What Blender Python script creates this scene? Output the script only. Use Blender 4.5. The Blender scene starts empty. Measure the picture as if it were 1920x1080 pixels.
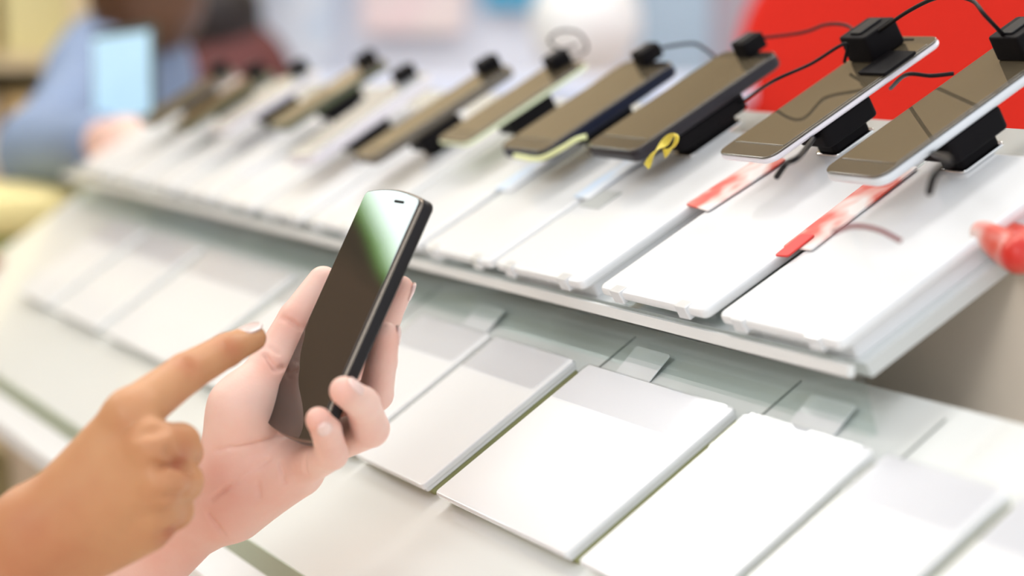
import bpy, math, random
import numpy as np
from mathutils import Vector, Matrix

random.seed(7)
C = bpy.context.scene.collection
SC = bpy.context.scene

# ------------------------------------------------------------------ camera, world, lights, exposure
PHI = math.atan(490 / 4000)          # camera looks 7 degrees down
YAW = math.radians(25.93)            # the counter runs away to the left
ZC = 1.22
FPX = 4000.0
FOCUS = 1.21
FSTOP = 3.2
cam_d = bpy.data.cameras.new('camera')
cam = bpy.data.objects.new('camera', cam_d); C.objects.link(cam)
cam_d.sensor_width = 36; cam_d.lens = 75
cam_d.clip_start = 0.05
cam_d.dof.use_dof = True; cam_d.dof.focus_distance = FOCUS; cam_d.dof.aperture_fstop = FSTOP
cam.location = (0, 0, ZC); cam.rotation_euler = (math.pi / 2 - PHI, 0, 0)
SC.camera = cam

W = bpy.data.worlds.new('world'); SC.world = W; W.use_nodes = True
wn = W.node_tree; bg = wn.nodes['Background']
bg.inputs[0].default_value = (0.91, 0.955, 1.0, 1); bg.inputs[1].default_value = 1.25
SC.view_settings.view_transform = 'Standard'; SC.view_settings.look = 'None'
SC.view_settings.gamma = 1; SC.view_settings.use_curve_mapping = False
SC.view_settings.exposure = -0.24
SC.cycles.use_denoising = True
SC.cycles.max_bounces = 10; SC.cycles.transparent_max_bounces = 16
SC.cycles.sample_clamp_indirect = 6.0

def area_light(name, loc, target, sx, sy, power, col=(1, 1, 1)):
    l = bpy.data.lights.new(name, 'AREA'); l.shape = 'RECTANGLE'; l.size = sx; l.size_y = sy
    l.energy = power; l.color = col
    o = bpy.data.objects.new(name, l); C.objects.link(o); o.location = loc
    o.rotation_euler = (Vector(target) - Vector(loc)).to_track_quat('-Z', 'Y').to_euler()
    return o

# key light added behind and left of the camera, no visible source
area_light('added_key_light', (-2.5, -1.5, 2.9), (-0.3, 1.6, 1.0), 2.4, 1.6, 92, (1.0, 0.99, 0.97))

# ------------------------------------------------------------------ frames
def at(px, py, d):
    """A place in the room seen at pixel (px,py), d metres ahead."""
    x = (px - 960) / FPX * d; y = (540 - py) / FPX * d
    return Vector((x, d * math.cos(PHI) + y * math.sin(PHI), ZC - d * math.sin(PHI) + y * math.cos(PHI)))
def camdir(x, y, z):
    return Vector((x, -z * math.cos(PHI) + y * math.sin(PHI), z * math.sin(PHI) + y * math.cos(PHI))).normalized()

O0 = Vector((0.0594 * 1.18, 1.02504 * 1.18, ZC - 0.12799 * 1.18))     # front edge of the upper deck
HV = Vector((math.cos(YAW), math.sin(YAW), 0)); RV = Vector((-math.sin(YAW), math.cos(YAW), 0)); UV = Vector((0, 0, 1))
def P(r, h, u): return O0 + RV * r + HV * h + UV * u
T1 = math.radians(30); T2 = math.radians(34)

# ------------------------------------------------------------------ materials
MATS = {}
def mat(name, col, rough=0.5, metal=0.0, noise=0.0, nscale=20.0, coat=0.0, trans=0.0, bump=0.0, bscale=200.0, emis=None, estr=0.0, ior=1.5, sss=0.0, spec=0.5, alpha=1.0):
    if name in MATS: return MATS[name]
    m = bpy.data.materials.new(name); m.use_nodes = True; nt = m.node_tree; b = nt.nodes['Principled BSDF']
    b.inputs['Roughness'].default_value = rough; b.inputs['Metallic'].default_value = metal
    b.inputs['Coat Weight'].default_value = coat; b.inputs['Coat Roughness'].default_value = 0.03
    b.inputs['Transmission Weight'].default_value = trans; b.inputs['IOR'].default_value = ior
    b.inputs['Specular IOR Level'].default_value = spec
    if sss: b.inputs['Subsurface Weight'].default_value = sss; b.inputs['Subsurface Radius'].default_value = (1, .35, .2); b.inputs['Subsurface Scale'].default_value = 0.004
    tc = nt.nodes.new('ShaderNodeTexCoord')
    nz = nt.nodes.new('ShaderNodeTexNoise'); nz.inputs['Scale'].default_value = nscale; nz.inputs['Detail'].default_value = 3
    nt.links.new(tc.outputs['Object'], nz.inputs['Vector'])
    mx = nt.nodes.new('ShaderNodeMix'); mx.data_type = 'RGBA'
    c = tuple(col) + (1,)
    mx.inputs[6].default_value = tuple(max(0, v * (1 - noise)) for v in col) + (1,)
    mx.inputs[7].default_value = tuple(min(1, v * (1 + noise)) for v in col) + (1,)
    nt.links.new(nz.outputs['Fac'], mx.inputs[0]); nt.links.new(mx.outputs[2], b.inputs['Base Color'])
    if bump:
        n2 = nt.nodes.new('ShaderNodeTexNoise'); n2.inputs['Scale'].default_value = bscale
        nt.links.new(tc.outputs['Object'], n2.inputs['Vector'])
        bp = nt.nodes.new('ShaderNodeBump'); bp.inputs['Strength'].default_value = bump; bp.inputs['Distance'].default_value = 0.0006
        nt.links.new(n2.outputs['Fac'], bp.inputs['Height']); nt.links.new(bp.outputs[0], b.inputs['Normal'])
    if emis:
        b.inputs['Emission Color'].default_value = tuple(emis) + (1,); b.inputs['Emission Strength'].default_value = estr
    MATS[name] = m; return m

def clear_mat(name, tint=(0.93, 0.96, 0.95), ior=1.49):
    """Thin clear acrylic: see-through with a Fresnel reflection."""
    m = bpy.data.materials.new(name); m.use_nodes = True; nt = m.node_tree; nt.nodes.clear()
    out = nt.nodes.new('ShaderNodeOutputMaterial'); tr = nt.nodes.new('ShaderNodeBsdfTransparent'); gl = nt.nodes.new('ShaderNodeBsdfGlossy')
    tr.inputs[0].default_value = tuple(tint) + (1,); gl.inputs['Roughness'].default_value = 0.04
    fr = nt.nodes.new('ShaderNodeFresnel'); fr.inputs[0].default_value = ior
    ms = nt.nodes.new('ShaderNodeMixShader')
    ge = nt.nodes.new('ShaderNodeNewGeometry'); iv = nt.nodes.new('ShaderNodeMath'); iv.operation = 'SUBTRACT'; iv.inputs[0].default_value = 1
    ml = nt.nodes.new('ShaderNodeMath'); ml.operation = 'MULTIPLY'
    nt.links.new(ge.outputs['Backfacing'], iv.inputs[1]); nt.links.new(iv.outputs[0], ml.inputs[0]); nt.links.new(fr.outputs[0], ml.inputs[1])
    nt.links.new(ml.outputs[0], ms.inputs[0]); nt.links.new(tr.outputs[0], ms.inputs[1]); nt.links.new(gl.outputs[0], ms.inputs[2])
    nt.links.new(ms.outputs[0], out.inputs[0]); MATS[name] = m; return m

WHITE = mat('white_laminate', (0.86, 0.865, 0.875), 0.28, noise=0.015, nscale=6, coat=0.3)
BOARD = mat('white_board', (0.86, 0.87, 0.885), 0.22, noise=0.012, nscale=9, coat=0.4)
BEDGE = mat('board_edge', (0.66, 0.66, 0.60), 0.35, noise=0.05)
DECK = mat('glossy_deck', (0.66, 0.69, 0.69), 0.10, noise=0.05, nscale=5, coat=1.0)
LDECK = mat('lower_deck_laminate', (0.84, 0.86, 0.84), 0.18, noise=0.03, nscale=5, coat=0.6)
SHADE_STRIP = mat('olive_shadow_strip', (0.33, 0.34, 0.15), 0.6, noise=0.1)
CLEAR = clear_mat('clear_acrylic')
CLEARB = clear_mat('clear_sleeve', (0.955, 0.958, 0.97))
BLACK = mat('matte_black', (0.005, 0.004, 0.005), 0.6, noise=0.2, nscale=60, bump=0.2, spec=0.12)
CABLE = mat('black_rubber_cable', (0.006, 0.005, 0.006), 0.5, noise=0.1, spec=0.2)
CHROME = mat('chrome', (0.8, 0.8, 0.8), 0.12, metal=1.0, noise=0.02)

# ------------------------------------------------------------------ object helpers
def tag(o, label=None, cat=None, group=None, kind=None):
    if label: o['label'] = label
    if cat: o['category'] = cat
    if group: o['group'] = group
    if kind: o['kind'] = kind
    return o
def empty(name, M, label=None, cat=None, group=None):
    o = bpy.data.objects.new(name, None); C.objects.link(o); o.empty_display_size = 0.02
    o.matrix_world = M; tag(o, label, cat, group); return o
class MB:
    def __init__(s): s.v = []; s.f = []
    def add(s, vs, fs):
        b = len(s.v); s.v += [tuple(p) for p in vs]; s.f += [tuple(i + b for i in f) for f in fs]; return s
    def box(s, x0, x1, y0, y1, z0, z1):
        return s.add([(x, y, z) for z in (z0, z1) for y in (y0, y1) for x in (x0, x1)],
                     [(0, 2, 3, 1), (4, 5, 7, 6), (0, 1, 5, 4), (2, 6, 7, 3), (0, 4, 6, 2), (1, 3, 7, 5)])
    def slab(s, x0, x1, y0, y1, z0, z1, rc=0.004, bev=0.001, bow=0.0, seg=6, bseg=3):
        """Rounded-corner slab with rounded edges; bow swells the two x ends into shallow arcs."""
        cx, cy = (x0 + x1) / 2, (y0 + y1) / 2; hx, hy = (x1 - x0) / 2, (y1 - y0) / 2
        rc = min(rc, hx, hy); bev = min(bev, (z1 - z0) / 2, rc * 0.99)
        lay = []
        for k in range(bseg + 1):
            a = k / bseg * math.pi / 2; lay.append((z0 + bev * (1 - math.sin(a)), bev * (1 - math.cos(a))))
        lay = [(z0 + bev * (1 - math.cos(k / bseg * math.pi / 2)), bev * (1 - math.sin(k / bseg * math.pi / 2))) for k in range(bseg + 1)]
        top = [(z1 - (z - z0), i) for z, i in reversed(lay)]
        rings = []; vs = []
        for z, i in lay + top:
            ring = []
            for (sx, sy, a0) in ((1, 1, 0), (-1, 1, 90), (-1, -1, 180), (1, -1, 270)):
                if bow and sx == 1 and sy == 1:
                    pass
                for k in range(seg + 1):
                    a = math.radians(a0 + 90 * k / seg)
                    x = sx * (hx - rc) + (rc - i) * math.cos(a); y = sy * (hy - rc) + (rc - i) * math.sin(a)
                    ring.append([x, y])
                if sx == sy * -1 and sx < 0 or (sx == 1 and sy == -1):   # along an x end add mid points
                    pass
            full = []
            n = len(ring)
            for q in range(n):
                p, p2 = ring[q], ring[(q + 1) % n]
                full.append(p)
                if abs(p[1] - p2[1]) > hy * 0.6:      # long edge on an x end
                    for t in range(1, 8): full.append([p[0] + (p2[0] - p[0]) * t / 8, p[1] + (p2[1] - p[1]) * t / 8])
            if bow:
                for p in full: p[0] += math.copysign(1, p[0]) * bow * (1 - (p[1] / hy) ** 2) * (abs(p[0]) / hx) ** 6
            b = len(vs); vs += [(cx + p[0], cy + p[1], z) for p in full]; rings.append(list(range(b, b + len(full))))
        fs = [tuple(reversed(rings[0])), tuple(rings[-1])]
        for a, b in zip(rings, rings[1:]):
            n = len(a)
            for q in range(n): fs.append((a[q], a[(q + 1) % n], b[(q + 1) % n], b[q]))
        return s.add(vs, fs)
    def tube(s, pts, r, n=10, closed=False):
        pts = [Vector(p) for p in pts]; rings = []; prev = None
        up = Vector((0, 0, 1))
        for i, p in enumerate(pts):
            d = (pts[min(i + 1, len(pts) - 1)] - pts[max(i - 1, 0)]).normalized()
            if prev is None:
                a = d.cross(up if abs(d.z) < 0.9 else Vector((1, 0, 0))).normalized()
            else:
                a = (prev - d * prev.dot(d)).normalized()
            prev = a; b = d.cross(a); rr = r[i] if isinstance(r, (list, tuple)) else r
            base = len(s.v) + sum(len(x) for x in rings) * 0
            rings.append([p + a * rr * math.cos(2 * math.pi * k / n) + b * rr * math.sin(2 * math.pi * k / n) for k in range(n)])
        vs = [q for rg in rings for q in rg]; fs = []
        for i in range(len(rings) - 1):
            for k in range(n):
                fs.append((i * n + k, i * n + (k + 1) % n, (i + 1) * n + (k + 1) % n, (i + 1) * n + k))
        fs.append(tuple(reversed(range(n)))); fs.append(tuple(range((len(rings) - 1) * n, len(rings) * n)))
        return s.add(vs, fs)
    def build(s, name, m, parent=None, M=None, smooth=False):
        me = bpy.data.meshes.new(name); me.from_pydata(s.v, [], s.f); me.update()
        me.materials.append(m)
        o = bpy.data.objects.new(name, me); C.objects.link(o)
        if parent: o.parent = parent
        if M is not None: o.matrix_world = M
        if smooth:
            for p in me.polygons: p.use_smooth = len(p.vertices) <= 4
        return o
def copy_tree(o, parent=None):
    c = o.copy(); C.objects.link(c)
    if parent: c.parent = parent
    for ch in [x for x in bpy.data.objects if x.parent == o]: copy_tree(ch, c)
    return c
def spline(pts, n=8):
    pts = [Vector(p) for p in pts]; out = []
    q = [pts[0] * 2 - pts[1]] + pts + [pts[-1] * 2 - pts[-2]]
    for i in range(1, len(q) - 2):
        for k in range(n):
            t = k / n; a, b, c, d = q[i - 1], q[i], q[i + 1], q[i + 2]
            out.append(0.5 * ((2 * b) + (c - a) * t + (2 * a - 5 * b + 4 * c - d) * t * t + (3 * b - a - 3 * c + d) * t ** 3))
    out.append(pts[-1]); return out
def MX(loc, x, y, z):
    m = Matrix((x, y, z)).transposed().to_4x4(); m.translation = loc; return m
def CM(loc=None): return Matrix.Translation(loc if loc is not None else O0) @ Matrix.Rotation(YAW, 4, 'Z')       # counter frame: x=h, y=r, z=u
def TM(loc, th, twist=0.0): return Matrix.Translation(loc) @ Matrix.Rotation(YAW, 4, 'Z') @ Matrix.Rotation(-th, 4, 'Y') @ Matrix.Rotation(twist, 4, 'Z')

# ------------------------------------------------------------------ room
FLOOR = mat('beige_floor_tiles', (0.80, 0.68, 0.57), 0.25, noise=0.05, nscale=2, coat=0.3)
def struct(name, mb, m): o = mb.build(name, m); o['kind'] = 'structure'; return o
struct('floor', MB().box(-5, 6, -2.5, 6.1, -0.05, 0), FLOOR)
WALLU = mat('tan_wall', (0.50, 0.40, 0.25), 0.7, noise=0.05, nscale=1.2)
struct('wall_back', MB().box(-5, 6, 5.2, 5.3, 0, 3.3), WALLU)
WALLB = mat('pale_blue_panelling', (0.72, 0.78, 0.92), 0.7, noise=0.06, nscale=1.2, spec=0.2)
struct('trim_1', MB().box(-5, 6, 5.17, 5.2, 0, 1.42), WALLB)
CEIL = mat('beige_ceiling', (0.58, 0.49, 0.34), 0.8, noise=0.03, nscale=1.5)
struct('ceiling', MB().box(-5, 6, 1.2, 5.3, 3.2, 3.3), CEIL)
WALLL = mat('beige_wall', (0.30, 0.23, 0.16), 0.7, noise=0.05, nscale=1.5)
LWX = -2.6
WY0, WY1, WZ0, WZ1 = 3.42, 4.35, 1.98, 2.85
struct('wall_left', MB().box(LWX - 0.1, LWX, -2.5, WY0, 0, 3.3).box(LWX - 0.1, LWX, WY1, 5.2, 0, 3.3).box(LWX - 0.1, LWX, WY0, WY1, 0, WZ0).box(LWX - 0.1, LWX, WY0, WY1, WZ1, 3.3), WALLL)

# ------------------------------------------------------------------ counter
UW = (-0.210, 1.32)      # upper deck, r range
LW_ = (-0.75, 1.36)      # lower deck, r range
cr = empty('display_counter', CM(Vector((O0.x, O0.y, 0))), 'long white two-tier sloping shop counter carrying the display boards and phones', 'counter')
zO = O0.z
def slope_pts(h0, u0, th, a, n): return (h0 + a * math.cos(th) - n * math.sin(th), u0 + a * math.sin(th) + n * math.cos(th))
def ext(profile, r0, r1):
    n = len(profile); mb = MB()
    vs = [(h, r0, zO + u) for h, u in profile] + [(h, r1, zO + u) for h, u in profile]
    fs = [tuple(range(n)), tuple(reversed(range(n, 2 * n)))] + [(i, i + n, (i + 1) % n + n, (i + 1) % n) for i in range(n)]
    return mb.add(vs, fs)
U_N = -0.016
a0 = slope_pts(0, 0, T1, 0.004, U_N); a1 = slope_pts(0, 0, T1, 0.215, U_N)
a2 = slope_pts(0, 0, T1, 0.215, U_N - 0.008); a3 = slope_pts(0, 0, T1, 0.004, U_N - 0.008)
ext([a0, a1, a2, a3], *UW).build('upper_deck', DECK, cr)
LH0, LU0 = 0.0, -0.047
L_N = -0.011
b0 = slope_pts(LH0, LU0, T2, 0.045, L_N); b1 = slope_pts(LH0, LU0, T2, -0.205, L_N)
b2 = (b1[0] - 0.001, b1[1] - 0.012); b3 = slope_pts(LH0, LU0, T2, 0.045, L_N - 0.012)
ext([b0, b1, b2, b3], *LW_).build('lower_deck', LDECK, cr)
ext([(b2[0], b2[1] + 0.0115), (b2[0] - 0.002, b2[1] - 0.002), (b2[0] - 0.002, b2[1] - 0.014), (b2[0] + 0.014, b2[1] - 0.014), (b2[0] + 0.014, b2[1] + 0.010)], LW_[0], LW_[1]).build('front_trim', mat('grey_green_trim', (0.42, 0.47, 0.36), 0.4, noise=0.05), cr)
ext([(b2[0] - 0.022, b2[1] - 0.015), (b2[0] - 0.022, b2[1] - 0.028), (0.27, b2[1] - 0.028), (0.27, -0.078), (0.056, -0.078), (0.050, -0.046)], *LW_).build('counter_body', WHITE, cr)
ext([(b2[0] + 0.16, b2[1] - 0.028), (b2[0] + 0.16, -zO + 0.08), (0.25, -zO + 0.08), (0.25, b2[1] - 0.028)], *LW_).build('cabinet', WHITE, cr)
ext([(b2[0] + 0.19, -zO + 0.08), (b2[0] + 0.19, -zO), (0.22, -zO), (0.22, -zO + 0.08)], *LW_).build('plinth', mat('grey_plinth', (0.3, 0.3, 0.3), 0.5), cr)
ext([(a1[0] - 0.02, a1[1] - 0.02), (a1[0] - 0.012, a1[1] - 0.02), (a1[0] - 0.012, -0.078), (a1[0] - 0.02, -0.078)], -0.04, UW[1]).build('rear_support', WHITE, cr)
# clear riser between the tiers
ext([(0.008, -0.018), (0.011, -0.018), (0.020, LU0 - 0.004), (0.017, LU0 - 0.004)], *UW).build('riser_pane', CLEAR, cr)
ext([(0.001, -0.012), (0.005, -0.012), (0.005, -0.018), (0.001, -0.018)], *UW).build('riser_lip', mat('lip_grey', (0.82, 0.83, 0.82), 0.3), cr)

# upper boards
UB = [(-0.205, -0.092), (-0.078, 0.042), (0.064, 0.186), (0.192, 0.302), (0.312, 0.420), (0.430, 0.535), (0.546, 0.650), (0.662, 0.765), (0.776, 0.88), (0.892, 1.0), (1.012, 1.12), (1.13, 1.24)]
ulab = ['nearest sloping white board of the upper tier, under the blurred silver-edged phone',
        'sloping white board below the large white-edged phone', 'sharp sloping white board with a small grey square below the thick black phone',
        'sloping white board below the dark blue phone', 'sloping white board below the phone with lime edges',
        'sloping white board below the brown-grey phone', 'blurred sloping white board behind the held phone, below the steep white phone']
for i, (r0, r1) in enumerate(UB):
    root = empty('display_board', TM(P(0, 0, 0), T1), ulab[i] if i < len(ulab) else 'blurred sloping white board, number %s from the far left end of the upper tier' % ['five', 'four', 'three', 'two', 'one'][i - 7], 'display board', 'white boards of the upper tier')
    root.matrix_world = TM(P((r0 + r1) / 2, 0, 0), T1); w = (r1 - r0) / 2
    hgt = 0.0
    MB().slab(-0.002, 0.168, -w, w, -0.0065, 0, 0.005, 0.0022).build('board', BOARD, root, smooth=True)
    MB().slab(0.006, 0.164, -w + .004, w - .004, -0.0165, -0.0068, 0.002, 0.001).build('board_support', CLEAR if i % 2 else WHITE, root)
    if i in (2,):
        MB().slab(0.068, 0.088, 0.028, 0.056, 0.0, 0.0006, 0.001, 0.0002).build('printed_square', mat('grey_print', (0.45, 0.47, 0.46), 0.4, noise=.05), root)
    # small clips holding the front of the board
    for s in (-1, 1):
        MB().slab(-0.0035, 0.003, s * w * 0.62 - 0.006, s * w * 0.62 + 0.006, -0.0075, 0.0006, 0.001, 0.0004).build('clip', mat('clip_clear', (0.78, 0.79, 0.80), 0.15, coat=1), root)

# lower boards (right edges measured along the counter)
LB = [(-0.50, -0.345), (-0.335, -0.245), (-0.238, -0.124), (-0.112, 0.066), (0.074, 0.184), (0.197, 0.315), (0.330, 0.44), (0.455, 0.545), (0.560, 0.67), (0.69, 0.785), (0.80, 0.91), (0.93, 1.04), (1.06, 1.17)]
LB = [(-0.62, -0.47), (-0.455, -0.345), (-0.330, -0.247), (-0.235, -0.126), (-0.112, 0.058), (0.070, 0.175), (0.188, 0.300), (0.315, 0.425), (0.440, 0.540), (0.556, 0.665), (0.680, 0.785), (0.800, 0.91), (0.93, 1.04), (1.06, 1.17)]
LB = [(-0.64, -0.50), (-0.480, -0.346), (-0.336, -0.246), (-0.236, -0.126), (-0.112, 0.052), (0.070, 0.180), (0.188, 0.300), (0.365, 0.535), (0.556, 0.78), (0.80, 0.96), (0.98, 1.10)]
llab = ['slanted white board at the bottom right corner, mostly outside the picture', 'pale grey slanted board at the lower right, blurred, with light streak',
        'slanted white board right of the glossy one, reaching the bottom edge', 'slanted white board with clear sleeve, second right of the held phone',
        'glossy white board with a bright reflection and long olive gap beside it', 'sharp thick white board right below the held phone and fingers',
        'white board directly behind the phone fingers', 'blurred white board behind the pointing finger', 'blurred white board above the back of the pointing hand',
        'blurred white board at the left picture edge', 'farthest blurred white board of the lower tier']
FULL = 0.106
for i, (r0, r1) in enumerate(LB):
    root = empty('info_board', TM(P((r0 + r1) / 2, LH0, LU0), T2), llab[i], 'display board', 'white boards of the lower tier')
    w = (r1 - r0) / 2
    MB().slab(-0.124, -0.002, -w, w, -0.004, 0, 0.003, 0.001).build('board', BOARD, root, smooth=True)
    MB().slab(-0.1225, -0.003, -w + .0012, w - .0012, -0.0064, -0.0042, 0.002, 0.0004).build('backing_sheet', BOARD, root)
    MB().slab(-0.120, -0.004, -w + .0008, w - .0008, -0.0108, -0.0066, 0.002, 0.0003).build('shadow_strip', SHADE_STRIP, root)  # olive strip paints the shadow line under the board edges
    MB().slab(-0.034, -0.003, -w + .002, w - .002, 0.0010, 0.0020, 0.004, 0.0003).build('clear_sleeve', CLEARB, root)

# ------------------------------------------------------------------ phones on the upper tier
def glass_screen(name, col):
    return mat(name, col, 0.06, noise=0.05, nscale=8, coat=1.0, spec=0.8)
SCR = glass_screen('dark_screen', (0.125, 0.098, 0.062))
def make_phone(name, M, L, Wd, th, body, edge, label, bez=0.003, chin=0.014, top=0.010, rc=0.009, group='phones on the upper tier', cat='smartphone', face=None, bow=0.0):
    root = empty(name, M, label, cat, group)
    MB().slab(0, L, -Wd / 2, Wd / 2, -th, -0.0012, rc, min(th * 0.4, 0.003), bow=bow).build('body', edge, root, smooth=True)
    ff = MB().slab(0.0006, L - 0.0006, -Wd / 2 + 0.0006, Wd / 2 - 0.0006, -0.0018, -0.0004, rc - .0006, 0.0005, bow=bow).build('front_face', body, root, smooth=True)
    MB().slab(chin, L - top, -Wd / 2 + bez, Wd / 2 - bez, -0.0006, 0.0, 0.0015, 0.0002, bow=bow * .6).build('screen', face or SCR, root, smooth=True)
    MB().slab(L - top * .55, L - top * .55 + 0.0012, -0.007, 0.007, -0.0006, 0.0001, 0.0005, 0.0001).build('earpiece', BLACK, ff)
    return root
FB = mat('black_front', (0.05, 0.042, 0.034), 0.08, coat=1.0, noise=0.05)
FG = mat('brown_grey_front', (0.09, 0.075, 0.056), 0.10, coat=1.0, noise=0.05)
FW = mat('white_front', (0.75, 0.76, 0.76), 0.12, coat=1.0, noise=0.02)
E_BLK = mat('dark_metal_edge', (0.030, 0.026, 0.032), 0.4, noise=0.1, metal=0.2, spec=.3)
E_NAVY = mat('navy_edge', (0.006, 0.009, 0.028), 0.4, noise=0.1, spec=.25)
E_WHT = mat('lilac_white_edge', (0.80, 0.76, 0.82), 0.3, noise=0.02)
E_SIL = mat('silver_edge', (0.75, 0.78, 0.82), 0.3, noise=0.02)
E_LIME = mat('lime_white_edge', (0.78, 0.85, 0.58), 0.35, noise=0.03)
E_BRN = mat('brown_grey_edge', (0.13, 0.11, 0.085), 0.4, noise=0.08)
E_GRN = mat('olive_dark_edge', (0.08, 0.095, 0.045), 0.4, noise=0.1)
# right-bottom corner (r,h,u), length, width, thickness, twist in the board plane
PH = [
 (-0.142, 0.066, 0.073, 0.140, 0.056, 0.0075, 0.0, FG, E_SIL, 'blurred phone with a pale silver edge at the right picture edge'),
 (-0.020, 0.076, 0.076, 0.140, 0.060, 0.0052, 0.0, FG, E_WHT, 'large dark-faced phone with a lilac-white edge in front of the red sign'),
 (0.125, 0.069, 0.073, 0.125, 0.070, 0.0100, 0.0, FB, E_BLK, 'thick black phone with rounded corners, sharp, above the yellow ribbon'),
 (0.236, 0.059, 0.067, 0.121, 0.070, 0.0100, 0.0, FB, E_NAVY, 'dark navy phone with a brownish screen, left of the thick black phone'),
 (0.360, 0.059, 0.067, 0.118, 0.056, 0.0052, 0.0, FG, E_LIME, 'thin phone with pale lime-white edges in mid row'),
 (0.468, 0.030, 0.051, 0.140, 0.046, 0.0085, 0.0, FG, E_BRN, 'long brown-grey phone left of the lime-edged one'),
 (0.590, 0.025, 0.046, 0.135, 0.052, 0.0110, 0.12, FW, E_WHT, 'white phone tilted steeply above the held phone'),
 (0.735, 0.055, 0.064, 0.116, 0.052, 0.0080, 0.0, FB, E_GRN, 'dark olive blurred phone behind the steep white phone'),
 (0.852, 0.037, 0.056, 0.112, 0.058, 0.0080, 0.0, FW, E_WHT, 'blurred white phone near the far left of the row'),
 (0.965, 0.035, 0.054, 0.108, 0.054, 0.0080, 0.0, FG, E_GRN, 'blurred grey-olive phone beyond the far white phone'),
 (1.08, 0.035, 0.054, 0.108, 0.054, 0.0080, 0.0, FG, E_BRN, 'farthest blurred brown phone at the left end of the row'),
]
hold_root = None
def make_holder(M):
    """Puck under the phone, a short stem and a foot on the board."""
    root = empty('security_holder', M, 'x', 'phone holder', 'black phone holders on the upper tier')
    MB().slab(-0.020, 0.020, -0.016, 0.016, -0.0155, 0.0, 0.004, 0.002).build('puck', BLACK, root, smooth=True)
    MB().slab(-0.014, 0.014, -0.010, 0.010, -0.0235, -0.0155, 0.003, 0.001).build('stem', BLACK, root, smooth=True)
    MB().slab(-0.016, 0.016, -0.012, 0.012, -0.0262, -0.0235, 0.004, 0.0008).build('foot', CHROME, root, smooth=True)
    return root
def make_tagblock(M):
    root = empty('security_tag', M, 'x', 'security tag', 'black security tags at the phone tops')
    hs = MB().slab(-0.010, 0.010, -0.010, 0.010, 0.0002, 0.0125, 0.002, 0.001).build('housing', BLACK, root, smooth=True)
    MB().slab(-0.007, 0.007, -0.004, 0.004, 0.0125, 0.0135, 0.001, 0.0003).build('cap', mat('dark_grey_plastic', (0.02, 0.02, 0.022), 0.4, spec=.2), hs, smooth=True)
    return root
h_proto = t_proto = None
names_short = ['silver-edged phone at the right edge', 'lilac-white-edged phone', 'thick black phone', 'dark navy phone', 'lime-edged phone', 'brown-grey phone', 'steep white phone', 'dark olive phone', 'far white phone', 'far grey-olive phone', 'farthest brown phone']
phone_M = []
for i, (r, h, u, L, Wd, th, tw, body, edge, lab) in enumerate(PH):
    # y axis points along +R (leftwards in the picture): right edge at -w/2
    M = TM(P(r, h, u), T1, tw) @ Matrix.Translation((0, Wd / 2, 0))
    phone_M.append(M)
    face = None
    if i in (6, 8): face = mat('pale_screen', (0.55, 0.57, 0.60), 0.08, coat=1.0)
    make_phone('smartphone', M, L, Wd, th, body, edge, lab, face=face)
    # holder under the phone
    gap = 0.028 - th
    off = {0: (0.066, -0.012), 1: (0.060, -0.012), 2: (0.060, -0.015)}.get(i, (0.060, -0.010))
    Mh = M @ Matrix.Translation((off[0], off[1], -th))
    if h_proto is None: ho = h_proto = make_holder(Mh)
    else: ho = copy_tree(h_proto)
    ho.matrix_world = Mh
    sc = max(0.3, (0.0285 - th + (P(0, 0, 0) - P(0, 0, 0)).length) / 0.0262)
    # fit its height to the real gap above the board
    p = (M @ Matrix.Translation((off[0], off[1], -th))).translation
    nrm = (-math.sin(T1) * HV + math.cos(T1) * UV)
    gap = (p - P(0, 0, 0)).dot(nrm)
    ho.matrix_world = Mh @ Matrix.Diagonal((1, 1, gap / 0.0262, 1))
    if i == 2: ho.matrix_world = ho.matrix_world @ Matrix.Diagonal((1.45, 1.1, 1, 1))
    ho['label'] = 'black block holding up the ' + names_short[i]
    offt = {0: (L - 0.010, -0.006), 1: (L - 0.021, 0.010), 2: (L - 0.002, -0.004), 3: (L - 0.001, 0.0)}.get(i, (L - 0.009, 0.004))
    Mt = M @ Matrix.Translation((offt[0], offt[1], 0))
    if t_proto is None: to = t_proto = make_tagblock(Mt)
    else: to = copy_tree(t_proto)
    to.matrix_world = Mt
    if i == 1: to.matrix_world = Mt @ Matrix.Diagonal((1.3, 1.4, 1.4, 1))
    if i == 0: to.matrix_world = Mt @ Matrix.Diagonal((1.2, 1.3, 1.2, 1))
    if i > 1: to.matrix_world = Mt @ Matrix.Diagonal((.85, .85, .85, 1))
    to['label'] = 'small black security tag on the top end of the ' + names_short[i]
# strap of the lilac-white phone's tag going round its edge
M1 = phone_M[1]
MB().slab(0.092, 0.118, -0.0312, -0.004, 0.0003, 0.0022, 0.001, 0.0004).build('security_strap', BLACK, None, M=M1)
tag(bpy.data.objects['security_strap'], 'black strap wrapped over the right edge of the lilac-white-edged phone', 'strap')

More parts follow.
